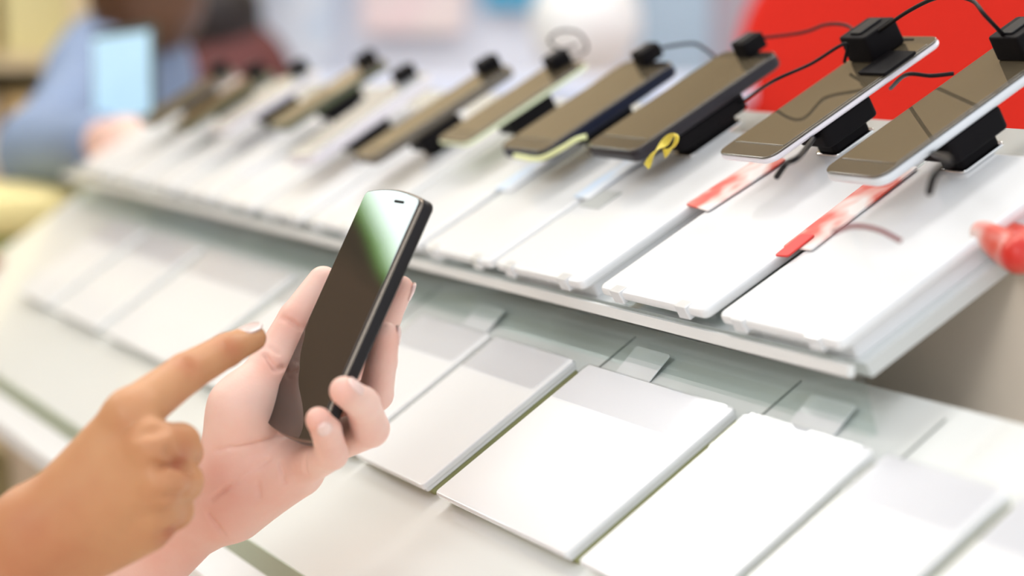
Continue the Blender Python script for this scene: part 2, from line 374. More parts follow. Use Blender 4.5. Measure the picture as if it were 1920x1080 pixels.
def cable(name, pts, r, m, label, group=None):
    o = MB().tube(spline(pts, 10), r, 10).build(name, m, smooth=True); tag(o, label, 'cable', group); return o
def fp(i, x, y, z): return phone_M[i] @ Vector((x, y, z))
G = 'thin black security cables'
T_ = lambda i, dx=0, dz=0.010: fp(i, PH[i][3] - 0.012 + dx, 0.0, dz)
cable('security_cable', [T_(2, .008), at(1500, 62, 1.40), at(1550, 46, 1.38), at(1592, 50, 1.36), at(1612, 78, 1.345), at(1650, 120, 1.36)], 0.0011, CABLE, 'thin black cable looping from the thick black phone top towards the red sign', G)
cable('security_cable', [fp(1, PH[1][3] - .022, 0.006, .012), at(1705, 20, 1.24), at(1765, -6, 1.20), at(1820, 0, 1.17), at(1848, 30, 1.15), T_(0, -.002, .008)], 0.0012, CABLE, 'thin black cable arching across the red sign between the two nearest phones', G)
cable('security_cable', [fp(2, 0.085, -0.030, -0.016), at(1450, 152, 1.30), at(1520, 120, 1.30), at(1585, 82, 1.29), fp(1, PH[1][3] - .04, .018, 0.004)], 0.0011, CABLE, 'thin black cable running from under the thick black phone up to the next tag', G)
cable('security_cable', [fp(1, 0.095, -0.026, -0.010), at(1700, 140, 1.16), at(1745, 142, 1.16), at(1788, 138, 1.16)], 0.0012, CABLE, 'short thin black cable between the two nearest phones, lower one', G)
cable('security_cable', [T_(3, .006), at(1290, 82, 1.52), at(1318, 90, 1.52), at(1345, 114, 1.53), at(1362, 150, 1.55)], 0.0012, CABLE, 'short thin black cable curving down behind the dark navy phone', G)
cable('security_cable', [T_(4, .004), at(1068, 108, 1.64), at(1100, 92, 1.64), at(1085, 62, 1.64), at(1050, 58, 1.64), at(1030, 76, 1.64), at(1052, 92, 1.64), at(1082, 84, 1.65)], 0.0010, CABLE, 'thin black cable coiled above the lime-edged phone', G)
cable('security_cable', [fp(1, 0.042, -0.014, -0.012), at(1500, 292, 1.10), at(1474, 308, 1.10), at(1456, 332, 1.11)], 0.0016, CABLE, 'short thick black cable hanging from the block under the lilac-white-edged phone', G)
cable('security_cable', [fp(0, 0.045, -0.012, -0.014), at(1778, 300, 1.0), at(1752, 330, 1.0), at(1742, 362, 1.01)], 0.0018, CABLE, 'thick blurred black cable hanging below the nearest phone', G)
cable('security_cable', [at(1560, 436, 1.02), at(1600, 424, 1.02), at(1645, 430, 1.02), at(1690, 452, 1.02)], 0.0012, mat('brown_red_cable', (0.25, 0.06, 0.06), 0.4), 'curled dark red cable on the deck between the nearest boards', None)
for r_s in (-0.118, 0.062, 0.35, -0.242):
    M = TM(P(r_s, LH0, LU0), T2) @ Matrix.Translation((0, 0, L_N + 0.0002))
    o = MB().slab(-0.012, 0.036, -0.0007, 0.0007, 0, 0.0006, 0.0005, 0.0001).build('deck_seam', mat('seam_grey', (0.30, 0.32, 0.30), 0.4)); o.parent = cr; o.matrix_world = M
YL = mat('gold_ribbon', (0.75, 0.62, 0.10), 0.35, metal=0.3, noise=0.2, nscale=80)
LM = mat('lime_cord', (0.78, 0.82, 0.42), 0.45, noise=0.1)
cable('lime_cord', [at(965, 292, 1.47), at(1010, 298, 1.45), at(1050, 280, 1.43), at(1080, 262, 1.42), at(1100, 256, 1.42)], 0.0018, LM, 'pale lime cord curving below the dark navy phone')
def ribbon(pts, w, label):
    mb = MB(); s = spline(pts, 8); vs = []; 
    for k, p in enumerate(s):
        a = 0.5 + k * 0.25; d = (RV * math.cos(a) + UV * math.sin(a)) * w / 2
        n = HV * 0.0003
        vs += [p + d + n, p - d + n, p - d - n, p + d - n]
    fs = []
    for k in range(len(s) - 1):
        b = 4 * k
        for q in range(4): fs.append((b + q, b + (q + 1) % 4, b + 4 + (q + 1) % 4, b + 4 + q))
    fs += [(3, 2, 1, 0), tuple(range(len(vs) - 4, len(vs)))]
    o = mb.add(vs, fs).build('gold_ribbon', YL); tag(o, label, 'ribbon'); return o
ribbon([at(1212, 312, 1.31), at(1230, 285, 1.31), at(1252, 262, 1.31), at(1268, 255, 1.30), at(1262, 272, 1.30), at(1245, 288, 1.31)], 0.006, 'crumpled gold ribbon end hanging below the thick black phone')

# red and white packets behind and between the boards
def patch_mat(name, cols, scale, rough=0.4):
    m = bpy.data.materials.new(name); m.use_nodes = True; nt = m.node_tree; b = nt.nodes['Principled BSDF']; b.inputs['Roughness'].default_value = rough
    tc = nt.nodes.new('ShaderNodeTexCoord'); nz = nt.nodes.new('ShaderNodeTexNoise'); nz.inputs['Scale'].default_value = scale; nz.inputs['Detail'].default_value = 2
    cr_ = nt.nodes.new('ShaderNodeValToRGB'); e = cr_.color_ramp.elements
    while len(e) < len(cols): e.new(0.5)
    for k, c in enumerate(cols): e[k].position = 0.32 + 0.36 * k / (len(cols) - 1); e[k].color = tuple(c) + (1,)
    nt.links.new(tc.outputs['Object'], nz.inputs['Vector']); nt.links.new(nz.outputs['Fac'], cr_.inputs[0]); nt.links.new(cr_.outputs[0], b.inputs['Base Color'])
    MATS[name] = m; return m
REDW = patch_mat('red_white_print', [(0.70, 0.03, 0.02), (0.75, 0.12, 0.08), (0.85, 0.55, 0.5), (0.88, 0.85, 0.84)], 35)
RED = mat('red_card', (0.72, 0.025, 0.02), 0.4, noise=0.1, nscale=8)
BLUEW = patch_mat('blue_white_print', [(0.45, 0.62, 0.85), (0.75, 0.82, 0.92), (0.86, 0.87, 0.9)], 22)
def lying(name, r, h, L, w, m, label, cat, off=-0.0125, th=0.004, tw=0.0, grp=None):
    M = TM(P(r, h * math.cos(T1), h * math.sin(T1)), T1, tw) @ Matrix.Translation((0, 0, off))
    o = MB().slab(0, L, -w / 2, w / 2, 0, th, 0.002, 0.0008).build(name, m, M=M, smooth=True); tag(o, label, cat, grp); return o

# ------------------------------------------------------------------ implicit surfaces for hands and people
class Field:
    def __init__(s, lo, hi, res):
        s.lo = np.array(lo, float); s.res = res
        s.n = np.ceil((np.array(hi) - s.lo) / res).astype(int) + 1
        s.f = np.full(s.n, 1.0, np.float32)
        s.ax = [s.lo[i] + res * np.arange(s.n[i]) for i in range(3)]
    def new(s):
        g = object.__new__(Field); g.lo = s.lo; g.res = s.res; g.n = s.n; g.ax = s.ax; g.f = np.full(s.n, 1.0, np.float32); return g
    def _sub(s, lo, hi):
        a = np.clip(np.floor((np.array(lo) - s.lo) / s.res).astype(int), 0, s.n); b = np.clip(np.ceil((np.array(hi) - s.lo) / s.res).astype(int) + 1, 0, s.n)
        sl = tuple(slice(int(a[i]), int(b[i])) for i in range(3))
        X, Y, Z = np.meshgrid(*[s.ax[i][sl[i]].astype(np.float32) for i in range(3)], indexing='ij'); return sl, X, Y, Z
    def cone(s, a, b, r1, r2, k=0.003, sub=False, flat=None):
        a = np.array(a, float); b = np.array(b, float); m = max(r1, r2) + 0.012 + k
        if flat: m *= 1.2
        sl, X, Y, Z = s._sub(np.minimum(a, b) - m, np.maximum(a, b) + m)
        if X.size == 0: return s
        d = b - a; L2 = max(d @ d, 1e-12)
        t = np.clip(((X - a[0]) * d[0] + (Y - a[1]) * d[1] + (Z - a[2]) * d[2]) / L2, 0, 1)
        qx, qy, qz = X - a[0] - t * d[0], Y - a[1] - t * d[1], Z - a[2] - t * d[2]
        if flat is not None:            # flat = (unit normal, factor): thinner along the normal
            n, fz = flat; dn = qx * n[0] + qy * n[1] + qz * n[2]; e = (1 / fz - 1) * dn
            qx = qx + e * n[0]; qy = qy + e * n[1]; qz = qz + e * n[2]
        dist = np.sqrt(qx * qx + qy * qy + qz * qz) - (r1 + (r2 - r1) * t)
        if flat is not None: dist = dist * flat[1]
        g = s.f[sl]
        if sub:
            h = np.clip(0.5 - 0.5 * (g + dist) / k, 0, 1); s.f[sl] = g * (1 - h) + (-dist) * h + k * h * (1 - h)
        else:
            h = np.clip(0.5 + 0.5 * (dist - g) / k, 0, 1); s.f[sl] = dist * (1 - h) + g * h - k * h * (1 - h)
        return s
    def join(s, o, k):
        h = np.clip(0.5 + 0.5 * (o.f - s.f) / k, 0, 1); s.f = o.f * (1 - h) + s.f * h - k * h * (1 - h); return s
    def mesh(s):
        f = s.f; ins = f < 0; n = np.array(f.shape)
        # cells with a sign change
        c = [ins[i:n[0] - 1 + i, j:n[1] - 1 + j, k:n[2] - 1 + k] for i in (0, 1) for j in (0, 1) for k in (0, 1)]
        sm = sum(x.astype(np.int8) for x in c); act = (sm > 0) & (sm < 8)
        idx = np.full(act.shape, -1, np.int64); cell = np.argwhere(act); idx[act] = np.arange(len(cell))
        acc = np.zeros((len(cell), 3)); cnt = np.zeros(len(cell))
        corners = [(i, j, k) for i in (0, 1) for j in (0, 1) for k in (0, 1)]
        val = {co: f[cell[:, 0] + co[0], cell[:, 1] + co[1], cell[:, 2] + co[2]].astype(float) for co in corners}
        for a in corners:
            for ax in range(3):
                if a[ax] == 0:
                    b = list(a); b[ax] = 1; b = tuple(b); va, vb = val[a], val[b]; m = (va < 0) != (vb < 0)
                    t = np.where(m, va / np.where(m, va - vb, 1), 0); p = np.tile(np.array(a, float), (len(cell), 1)); p[:, ax] += t
                    acc[m] += p[m]; cnt[m] += 1
        V = (cell + acc / cnt[:, None]) * s.res + s.lo
        Q = []
        for ax in range(3):
            o = [1, 1, 1]; lo = [slice(None)] * 3; hi = [slice(None)] * 3; lo[ax] = slice(0, -1); hi[ax] = slice(1, None)
            A = ins[tuple(lo)]; B = ins[tuple(hi)]; e = np.argwhere(A != B); u, v = (ax + 1) % 3, (ax + 2) % 3
            ok = (e[:, u] > 0) & (e[:, v] > 0) & (e[:, u] < n[u] - 1) & (e[:, v] < n[v] - 1); e = e[ok]
            fl = A[e[:, 0], e[:, 1], e[:, 2]]
            def g(du, dv):
                q = e.copy(); q[:, u] -= du; q[:, v] -= dv; return idx[q[:, 0], q[:, 1], q[:, 2]]
            q = np.stack([g(1, 1), g(0, 1), g(0, 0), g(1, 0)], 1); q[~fl] = q[~fl][:, ::-1]; Q.append(q)
        return V, np.concatenate(Q)
def relax(V, Q, it=2, lam=0.5):
    n = len(V)
    for _ in range(it):
        acc = np.zeros_like(V); c = np.zeros(n)
        for k in range(4):
            a, b = Q[:, k], Q[:, (k + 1) % 4]
            for d in range(3): acc[:, d] += np.bincount(a, V[b, d], n) + np.bincount(b, V[a, d], n)
            c += np.bincount(a, minlength=n) + np.bincount(b, minlength=n)
        V = V + lam * (acc / c[:, None] - V)
    return V
def field_obj(name, F, m, parent=None, origin=(0, 0, 0), it=2, tint=None):
    V, Q = F.mesh(); V = relax(V, Q, it)
    org = np.array(origin, float)
    me = bpy.data.meshes.new(name); me.from_pydata((V - org).tolist(), [], Q.tolist()); me.update(); me.materials.append(m)
    me.polygons.foreach_set('use_smooth', [True] * len(me.polygons))
    if tint:
        a = np.zeros(len(V))
        for p, r, s in tint: a += s * np.exp(-((V - np.array(p)) ** 2).sum(1) / (2 * r * r))
        at_ = me.attributes.new('tint', 'FLOAT', 'POINT'); at_.data.foreach_set('value', a.astype(np.float32))
    o = bpy.data.objects.new(name, me); C.objects.link(o)
    if parent: o.parent = parent
    else: o.location = origin
    return o

def skin_mat(name, base, red):
    m = bpy.data.materials.new(name); m.use_nodes = True; nt = m.node_tree; b = nt.nodes['Principled BSDF']
    b.inputs['Roughness'].default_value = 0.46; b.inputs['Subsurface Weight'].default_value = 0.25
    b.inputs['Subsurface Radius'].default_value = (1, .35, .2); b.inputs['Subsurface Scale'].default_value = 0.003
    b.inputs['Specular IOR Level'].default_value = 0.35
    at_ = nt.nodes.new('ShaderNodeAttribute'); at_.attribute_name = 'tint'
    tc = nt.nodes.new('ShaderNodeTexCoord'); nz = nt.nodes.new('ShaderNodeTexNoise'); nz.inputs['Scale'].default_value = 55; nz.inputs['Detail'].default_value = 4
    nt.links.new(tc.outputs['Object'], nz.inputs['Vector'])
    mr = nt.nodes.new('ShaderNodeMapRange'); mr.inputs[1].default_value = .3; mr.inputs[2].default_value = .7; mr.inputs[3].default_value = -0.06; mr.inputs[4].default_value = 0.16
    nt.links.new(nz.outputs['Fac'], mr.inputs[0])
    ad = nt.nodes.new('ShaderNodeMath'); ad.use_clamp = True; nt.links.new(at_.outputs['Fac'], ad.inputs[0]); nt.links.new(mr.outputs[0], ad.inputs[1])
    mx = nt.nodes.new('ShaderNodeMix'); mx.data_type = 'RGBA'; mx.inputs[6].default_value = tuple(base) + (1,); mx.inputs[7].default_value = tuple(red) + (1,)
    nt.links.new(ad.outputs[0], mx.inputs[0]); nt.links.new(mx.outputs[2], b.inputs['Base Color'])
    n2 = nt.nodes.new('ShaderNodeTexNoise'); n2.inputs['Scale'].default_value = 420; n2.inputs['Detail'].default_value = 3
    nt.links.new(tc.outputs['Object'], n2.inputs['Vector']); bp = nt.nodes.new('ShaderNodeBump'); bp.inputs['Strength'].default_value = 0.25; bp.inputs['Distance'].default_value = 0.0005
    nt.links.new(n2.outputs['Fac'], bp.inputs['Height']); nt.links.new(bp.outputs[0], b.inputs['Normal'])
    MATS[name] = m; return m
SKIN_L = skin_mat('skin_palm', (0.90, 0.61, 0.52), (0.80, 0.36, 0.27))
SKIN_R = skin_mat('skin_back', (0.62, 0.315, 0.155), (0.50, 0.17, 0.08))
NAIL = mat('nail_polish', (0.93, 0.66, 0.60), 0.25, noise=0.05, coat=0.4)
NAILW = mat('pale_nail_polish', (0.80, 0.62, 0.58), 0.12, noise=0.05, coat=0.8)

HS = 1.13
def hp(x, y, d): return np.array(at(x, y, d * HS))
RES = 0.00115
def nail(tip, dip, face, r, length, width, parent, m, label=None, side=0.0, fwd=0.3):
    """Curved nail plate on the fingertip; face = direction the nail looks to."""
    tip = Vector(tip); a = (tip - Vector(dip)).normalized(); n = Vector(face); n = (n - a * n.dot(a)).normalized(); b = a.cross(n)
    nu, nv = 14, 12; vs = []; 
    for layer in (0.0007, -0.0010):
        for i in range(nu + 1):
            for j in range(nv + 1):
                u = -1 + 2 * i / nu; v = -1 + 2 * j / nv
                # superellipse outline
                ww = (1 - abs(u) ** 3.2) ** (1 / 2.6) if u < 0 else (1 - abs(u) ** 2.6) ** (1 / 2.4)
                ang = v * ww * width / 2 / r; x = u * length / 2 + fwd * r
                # the plate dips towards the free end like the finger does
                drop = 0.0 if x < 0 else (x / (r * 2.2)) ** 2 * r
                rr = r + layer - drop
                vs.append(tip + a * x + n * rr * math.cos(ang) + b * rr * math.sin(ang))
    N = (nu + 1) * (nv + 1); fs = []
    for i in range(nu):
        for j in range(nv):
            p = i * (nv + 1) + j; fs.append((p, p + 1, p + nv + 2, p + nv + 1)); fs.append((N + p, N + p + nv + 1, N + p + nv + 2, N + p + 1))
    for i in range(nu):
        for j, s in ((0, 1), (nv, -1)):
            p = i * (nv + 1) + j; q = p + nv + 1; fs.append((p, q, N + q, N + p) if s == 1 else (q, p, N + p, N + q))
    for j in range(nv):
        for i, s in ((0, -1), (nu, 1)):
            p = i * (nv + 1) + j; q = p + 1; fs.append((p, q, N + q, N + p) if s == 1 else (q, p, N + p, N + q))
    inv = parent.matrix_world.inverted() if parent else Matrix()
    o = MB().add([inv @ v for v in vs], fs).build('fingernail', m, parent, smooth=True)
    if label: o['label'] = label
    return o

# held phone
HL = camdir(0.40, 0.91, -0.105); HWd = camdir(0.46, -0.10, 0.88); HWd = (HWd - HL * HWd.dot(HL)).normalized(); HN = HWd.cross(HL)
hl, hw, hth = 0.1400, 0.0735, 0.0098
hc = at(638, 584, 1.02 * HS)
MH = MX(hc - HL * hl / 2, HL, -HWd, HN)      # x = length, y = towards picture left, z = face
HSCR = mat('held_screen', (0.030, 0.020, 0.015), 0.025, noise=0.04, nscale=4, spec=0.55)
HEDGE = mat('held_bright_rim', (0.30, 0.26, 0.22), 0.25, metal=1.0, noise=0.03)
held = empty('smartphone', MH, 'dark glossy smartphone held up in a left hand, in front of the counter', 'smartphone')
MB().slab(0, hl, -hw / 2, hw / 2, -hth, -0.0020, 0.004, 0.0024, bow=0.0036).build('body', mat('held_body', (0.010, 0.008, 0.009), 0.4, noise=0.1, spec=0.3), held, smooth=True)
MB().slab(0.0003, hl - 0.0003, -hw / 2 + 0.0003, hw / 2 - 0.0003, -0.0030, -0.0012, 0.0038, 0.0006, bow=0.0036).build('rim', HEDGE, held, smooth=True)
MB().slab(0.0008, hl - 0.0008, -hw / 2 + 0.0008, hw / 2 - 0.0008, -0.0016, 0.0, 0.0033, 0.0005, bow=0.0035).build('screen', HSCR, held, smooth=True)
MB().slab(hl - 0.0045, hl - 0.0030, -0.018, -0.006, -0.0004, 0.00025, 0.0007, 0.0001).build('earpiece', BLACK, held)

# ---- left hand holding it
def chain(F, pts, rs, k=0.002):
    for a, b, r1, r2 in zip(pts, pts[1:], rs, rs[1:]): F.cone(a, b, r1 * HS, r2 * HS, k)
    return F
allp = [hp(200, 1110, 1.12), hp(765, 500, 1.0), hp(640, 700, .94), hp(300, 930, 1.13)]
lo = np.min([hp(60, 1200, 1.14), hp(380, 900, .94), hp(600, 500, 1.09)], axis=0) - 0.03
hi = np.max([hp(780, 510, 1.10), hp(60, 1200, 1.14), hp(400, 900, 1.12)], axis=0) + 0.03
LH = Field(lo, hi, RES)
wr = hp(375, 938, 1.075)
pk = 0.012 
cn = np.array(camdir(0, 0, 1))
LH.cone(hp(60, 1235, 1.13), wr, .0285 * HS, .0225 * HS, .006, flat=(cn, .85))
mcp = dict(i=hp(618, 718, 1.085), m=hp(622, 775, 1.075), r=hp(600, 838, 1.060), p=hp(560, 880, 1.045))
for kf, r2 in (('i', .0115), ('m', .0120), ('r', .0115), ('p', .0112)):
    LH.cone(wr, mcp[kf], .019 * HS, r2 * HS, pk)
LH.cone(hp(435, 945, 1.062), hp(548, 880, 1.042), .0185 * HS, .0125 * HS, pk)           # heel on the little-finger side
LH.cone(hp(432, 885, 1.055), hp(462, 770, 1.050), .0180 * HS, .0175 * HS, pk)           # ball of the thumb
LH.cone(hp(462, 770, 1.050), hp(512, 690, 1.056), .0170 * HS, .0112 * HS, pk)
LH.cone(hp(500, 800, 1.085), hp(590, 760, 1.085), .014 * HS, .011 * HS, pk)
lf = {
 't': ([hp(508, 690, 1.058), hp(556, 598, 1.064), hp(606, 528, 1.070)], [.0112, .0092, .0080]),
 'i': ([mcp['i'], hp(688, 655, 1.060), hp(724, 595, 1.048), hp(752, 540, 1.038)], [.0105, .0085, .0074, .0062]),
 'm': ([mcp['m'], hp(704, 738, 1.037), hp(716, 678, 1.022), hp(724, 629, 1.012)], [.0108, .0088, .0073, .0065]),
 'r': ([mcp['r'], hp(694, 803, 1.012), hp(680, 757, .984), hp(645, 733, .968)], [.0105, .0092, .0079, .0068]),
 'p': ([mcp['p'], hp(622, 850, 1.003), hp(612, 809, .979), hp(597, 787, .967)], [.0100, .0079, .0069, .0060]),
}
for kf, (pts, rs) in lf.items():
    G1 = LH.new(); chain(G1, pts[:2], rs[:2]); LH.join(G1, 0.005)
for kf, (pts, rs) in lf.items():
    G1 = LH.new(); chain(G1, pts[1:], rs[1:], 0.002); LH.join(G1, 0.0014)
# creases: thin grooves in the skin
def groove(F, pts, r=0.0011, k=0.0016):
    for a, b in zip(pts, pts[1:]): F.cone(a, b, r, r, k, sub=True)
def on_surf(F, x, y, d0=0.80, d1=1.25):
    """Depth at which a line of sight meets the modelled skin."""
    lastd = d0
    for d in np.arange(d0, d1, 0.0008):
        p = hp(x, y, d); q = np.round((p - F.lo) / F.res).astype(int)
        if (q >= 0).all() and (q < F.n).all() and F.f[tuple(q)] < 0: return p
    return hp(x, y, 1.05)
def crease(F, pxs, r=0.0010, k=0.0018):
    pts = [on_surf(F, x, y) for x, y in pxs]; groove(F, pts, r, k)
crease(LH, [(405, 845), (430, 838), (480, 832), (520, 815)], 0.0007)
crease(LH, [(398, 935), (440, 905), (468, 880), (505, 862)])
crease(LH, [(527, 868), (531, 886), (533, 903)])
crease(LH, [(573, 856), (570, 872), (574, 888)], 0.0014)
crease(LH, [(392, 962), (408, 985), (420, 1004)])
crease(LH, [(484, 905), (486, 930)])
crease(LH, [(498, 668), (515, 692), (532, 690)], 0.0012)
crease(LH, [(500, 650), (522, 664)], 0.0008)
crease(LH, [(528, 596), (548, 604), (566, 618)], 0.0010)
orgL = hp(400, 950, 1.07)
lt = [(on_surf(LH, *q), s * 1.0, a) for q, s, a in [((420, 905), .010, .30), ((400, 870), .012, .2), ((500, 930), .012, .3), ((545, 605), .008, .5), ((505, 690), .008, .45), ((575, 800), .010, .3), ((640, 735), .007, .35), ((600, 800), .006, .35), ((690, 815), .012, .25),
      ((320, 1030), .025, .45), ((410, 975), .012, .45), ((760, 530), .007, .4), ((560, 890), .01, .25), ((740, 640), .01, .35), ((610, 850), .01, .2)]]
lhand = empty('hand', Matrix.Translation(Vector(orgL)), 'left hand and forearm with the open palm up, fingers wrapped round the dark smartphone', 'hand')
field_obj('skin', LH, SKIN_L, lhand, orgL, 2, lt)
def tipn(kf, face, length, width, m, label=None, fwd=0.2, grow=1.0):
    pts, rs = lf[kf]; nail(pts[-1], pts[-2], face, rs[-1] * HS * grow, length, width, lhand, m, label, fwd=fwd)
bpy.context.view_layer.update()
tipn('r', camdir(0.12, 0.55, 0.9), 0.0125, 0.0088, NAIL, fwd=-0.05)
tipn('p', camdir(-0.05, 0.25, 0.95), 0.0110, 0.0078, NAIL, fwd=-0.05)
tipn('i', camdir(0.95, -0.2, 0.0), 0.0110, 0.0090, NAIL, fwd=0.1)
tipn('m', camdir(0.95, 0.2, -0.05), 0.0110, 0.0090, NAIL, fwd=0.1)

# ---- right hand pointing
ptsR = dict(W=hp(66, 1000, .945), I=hp(244, 778, .930), M=hp(284, 838, .920), Rg=hp(300, 903, .922), Pk=hp(290, 962, .935))
lo = np.min([hp(-120, 1230, .99), hp(-120, 1230, .90), hp(480, 620, 1.0)], axis=0) - 0.025
hi = np.max([hp(495, 610, 1.03), hp(380, 1000, .88), hp(-100, 1200, .98)], axis=0) + 0.025
RH = Field(lo, hi, RES)
W_ = ptsR['W']
RH.cone(hp(-140, 1190, .955), W_, .0265 * HS, .0195 * HS, .006, flat=(cn, .85))
for kf, r2, k in (('I', .0108, .010), ('M', .0105, .010), ('Rg', .0100, .010), ('Pk', .0098, .010)):
    RH.cone(W_, ptsR[kf], .0165 * HS, r2 * HS, k, flat=(cn, .95))
RH.cone(hp(120, 1045, .955), hp(272, 985, .945), .0165 * HS, .0125 * HS, .010)         # little-finger side of the palm
RH.cone(hp(110, 965, .965), hp(265, 880, .962), .0190 * HS, .0180 * HS, .010)          # palm thickness
# knuckles
for kf, r in (('I', .0030), ('M', .0036), ('Rg', .0034), ('Pk', .0028)):
    p = ptsR[kf] + cn * 0.0085 * HS; RH.cone(p, p + (W_ - p) * 0.03, r * HS, r * HS * .8, .006)
rf = {
 'i': ([ptsR['I'], hp(348, 700, .957), hp(424, 657, .978), hp(474, 634, .992)], [.0112, .0094, .0079, .0064]),
 'm': ([ptsR['M'], hp(337, 832, .942), hp(345, 848, .965), hp(310, 870, .975)], [.0108, .0094, .0085, .0075]),
 'r': ([ptsR['Rg'], hp(342, 903, .943), hp(338, 912, .968), hp(300, 915, .975)], [.0104, .0094, .0083, .0075]),
 'p': ([ptsR['Pk'], hp(328, 957, .948), hp(320, 962, .968), hp(290, 955, .975)], [.0098, .0085, .0074, .0066]),
 't': ([hp(150, 930, .975), hp(230, 850, .985), hp(290, 830, .990), hp(325, 850, .988)], [.0130, .0110, .0095, .0080]),
}
for kf, (pts, rs) in rf.items():
    G1 = RH.new(); chain(G1, pts[:2], rs[:2]); RH.join(G1, 0.0055 if kf != 'm' else 0.004)
for kf, (pts, rs) in rf.items():
    G1 = RH.new(); chain(G1, pts[1:], rs[1:], 0.002); RH.join(G1, 0.0012)
# valleys between the knuckles
def valley(F, pxs, r, k, lift=0.0):
    pts = [on_surf(F, x, y) + cn * lift for x, y in pxs]; groove(F, pts, r, k)
valley(RH, [(262, 812), (288, 804), (310, 798)], 0.0010, 0.006, .0012)
valley(RH, [(316, 850), (334, 866), (354, 878)], 0.0028, 0.003, .0)
valley(RH, [(292, 872), (330, 876), (358, 880)], 0.0008, 0.005, .0010)
valley(RH, [(300, 935), (325, 930), (350, 928)], 0.0008, 0.005, .0010)
crease(RH, [(302, 1002), (318, 996), (338, 992)], 0.0022, 0.003)
crease(RH, [(345, 672), (352, 690), (360, 704)], 0.0005, 0.0016)
crease(RH, [(352, 670), (360, 686), (367, 700)], 0.0005, 0.0016)
crease(RH, [(420, 640), (426, 650), (431, 662)], 0.0004, 0.0014)
orgR = hp(150, 930, .95)
rt = [(on_surf(RH, *q), s, a) for q, s, a in [((352, 686), .006, .55), ((428, 652), .005, .5), ((285, 850), .008, .12), ((345, 840), .009, .45), ((340, 900), .012, .25), ((320, 998), .006, .9), ((20, 1050), .025, .45), ((90, 1000), .02, .2), ((330, 870), .004, .8), ((250, 800), .01, .15), ((450, 655), .006, .3)]]
rhand = empty('hand', Matrix.Translation(Vector(orgR)), 'tanned right hand and forearm seen from the back, index finger pointing at the held phone', 'hand')
field_obj('skin', RH, SKIN_R, rhand, orgR, 2, rt)
bpy.context.view_layer.update()
nail(rf['i'][0][-1], rf['i'][0][-2], camdir(-0.25, 0.85, 0.60), .0066 * HS, 0.0155, 0.0115, rhand, NAILW, 'pale glossy nail', fwd=-0.25)

# ------------------------------------------------------------------ background
# little white cards added as glints on the lower deck, in front of the riser
for k, (r_, lab) in enumerate([(0.240, 'small white glint card near the held phone, under the upper tier edge'), (0.020, 'small white glint card above the glossy white board'), (-0.165, 'small white glint card at the lower right, below the nearest upper board'), (0.43, 'blurred small white glint card left of the held phone')]):
    M = TM(P(r_, LH0, LU0), T2) @ Matrix.Translation((0.004, 0, L_N + 0.0003)) @ Matrix.Rotation(math.radians(-12), 4, 'Y')
    o = MB().slab(0, 0.022, -0.020, 0.020, 0, 0.0008, 0.002, 0.0002).build('glint_card', BOARD, M=M); tag(o, lab, 'card', 'small cards under the upper tier')
# big red sign on the back wall
M_s = at(1700, 130, 3.6)
rs_ = empty('sign', Matrix.Translation(M_s) @ Matrix.Rotation(math.pi / 2, 4, 'X'), 'large rounded bright red sign standing behind the nearest phones', 'sign')
MB().slab(-0.285, 0.60, -0.45, 0.22, -0.03, 0.03, 0.20, 0.01, seg=16).build('panel', mat('red_sign', (0.62, 0.022, 0.012), 0.75, noise=0.05, nscale=3, spec=0.15), rs_, smooth=True)
MB().box(0.1, 0.18, -M_s.z, -0.44, -0.02, 0.02).build('post', mat('grey_post', (0.4, 0.4, 0.42), 0.4), rs_)
MB().box(-0.1, 0.38, -M_s.z, -M_s.z + 0.03, -0.15, 0.15).build('foot', mat('grey_post', (0.4, 0.4, 0.42), 0.4), rs_)

def poster(x0, y0, x1, y1, d, m, label, cat='poster', name='poster'):
    a = at(x0, y1, d); b = at(x1, y0, d)
    o = MB().box(0, b.x - a.x, -0.012, 0.0, 0, b.z - a.z).build(name, m, M=Matrix.Translation((a.x, a.y, a.z))); tag(o, label, cat); return o
poster(440, -160, 625, 150, 5.1, patch_mat('blue_stripe_poster', [(0.42, 0.60, 0.85), (0.72, 0.80, 0.93), (0.60, 0.70, 0.88)], 6), 'pale blue poster on the back wall, left of the pink one')
poster(680, -180, 870, 62, 5.1, patch_mat('pink_poster', [(0.80, 0.55, 0.60), (0.78, 0.68, 0.72), (0.80, 0.74, 0.72)], 5), 'faded pink poster on the back wall')
poster(905, -150, 1020, 18, 5.1, mat('teal_poster', (0.06, 0.35, 0.60), 0.5, noise=0.2, nscale=8), 'teal blue poster at the top edge above the row of phones')
poster(1195, -120, 1330, 190, 5.1, mat('grey_blue_poster', (0.36, 0.48, 0.62), 0.5, noise=0.08, nscale=5), 'grey-blue panel between the white lamp and the red sign', 'panel', 'wall_panel')
poster(1330, -120, 1470, 240, 5.12, mat('mauve_panel', (0.36, 0.33, 0.40), 0.5, noise=0.08, nscale=5), 'mauve-grey panel just left of the red sign', 'panel', 'wall_panel')
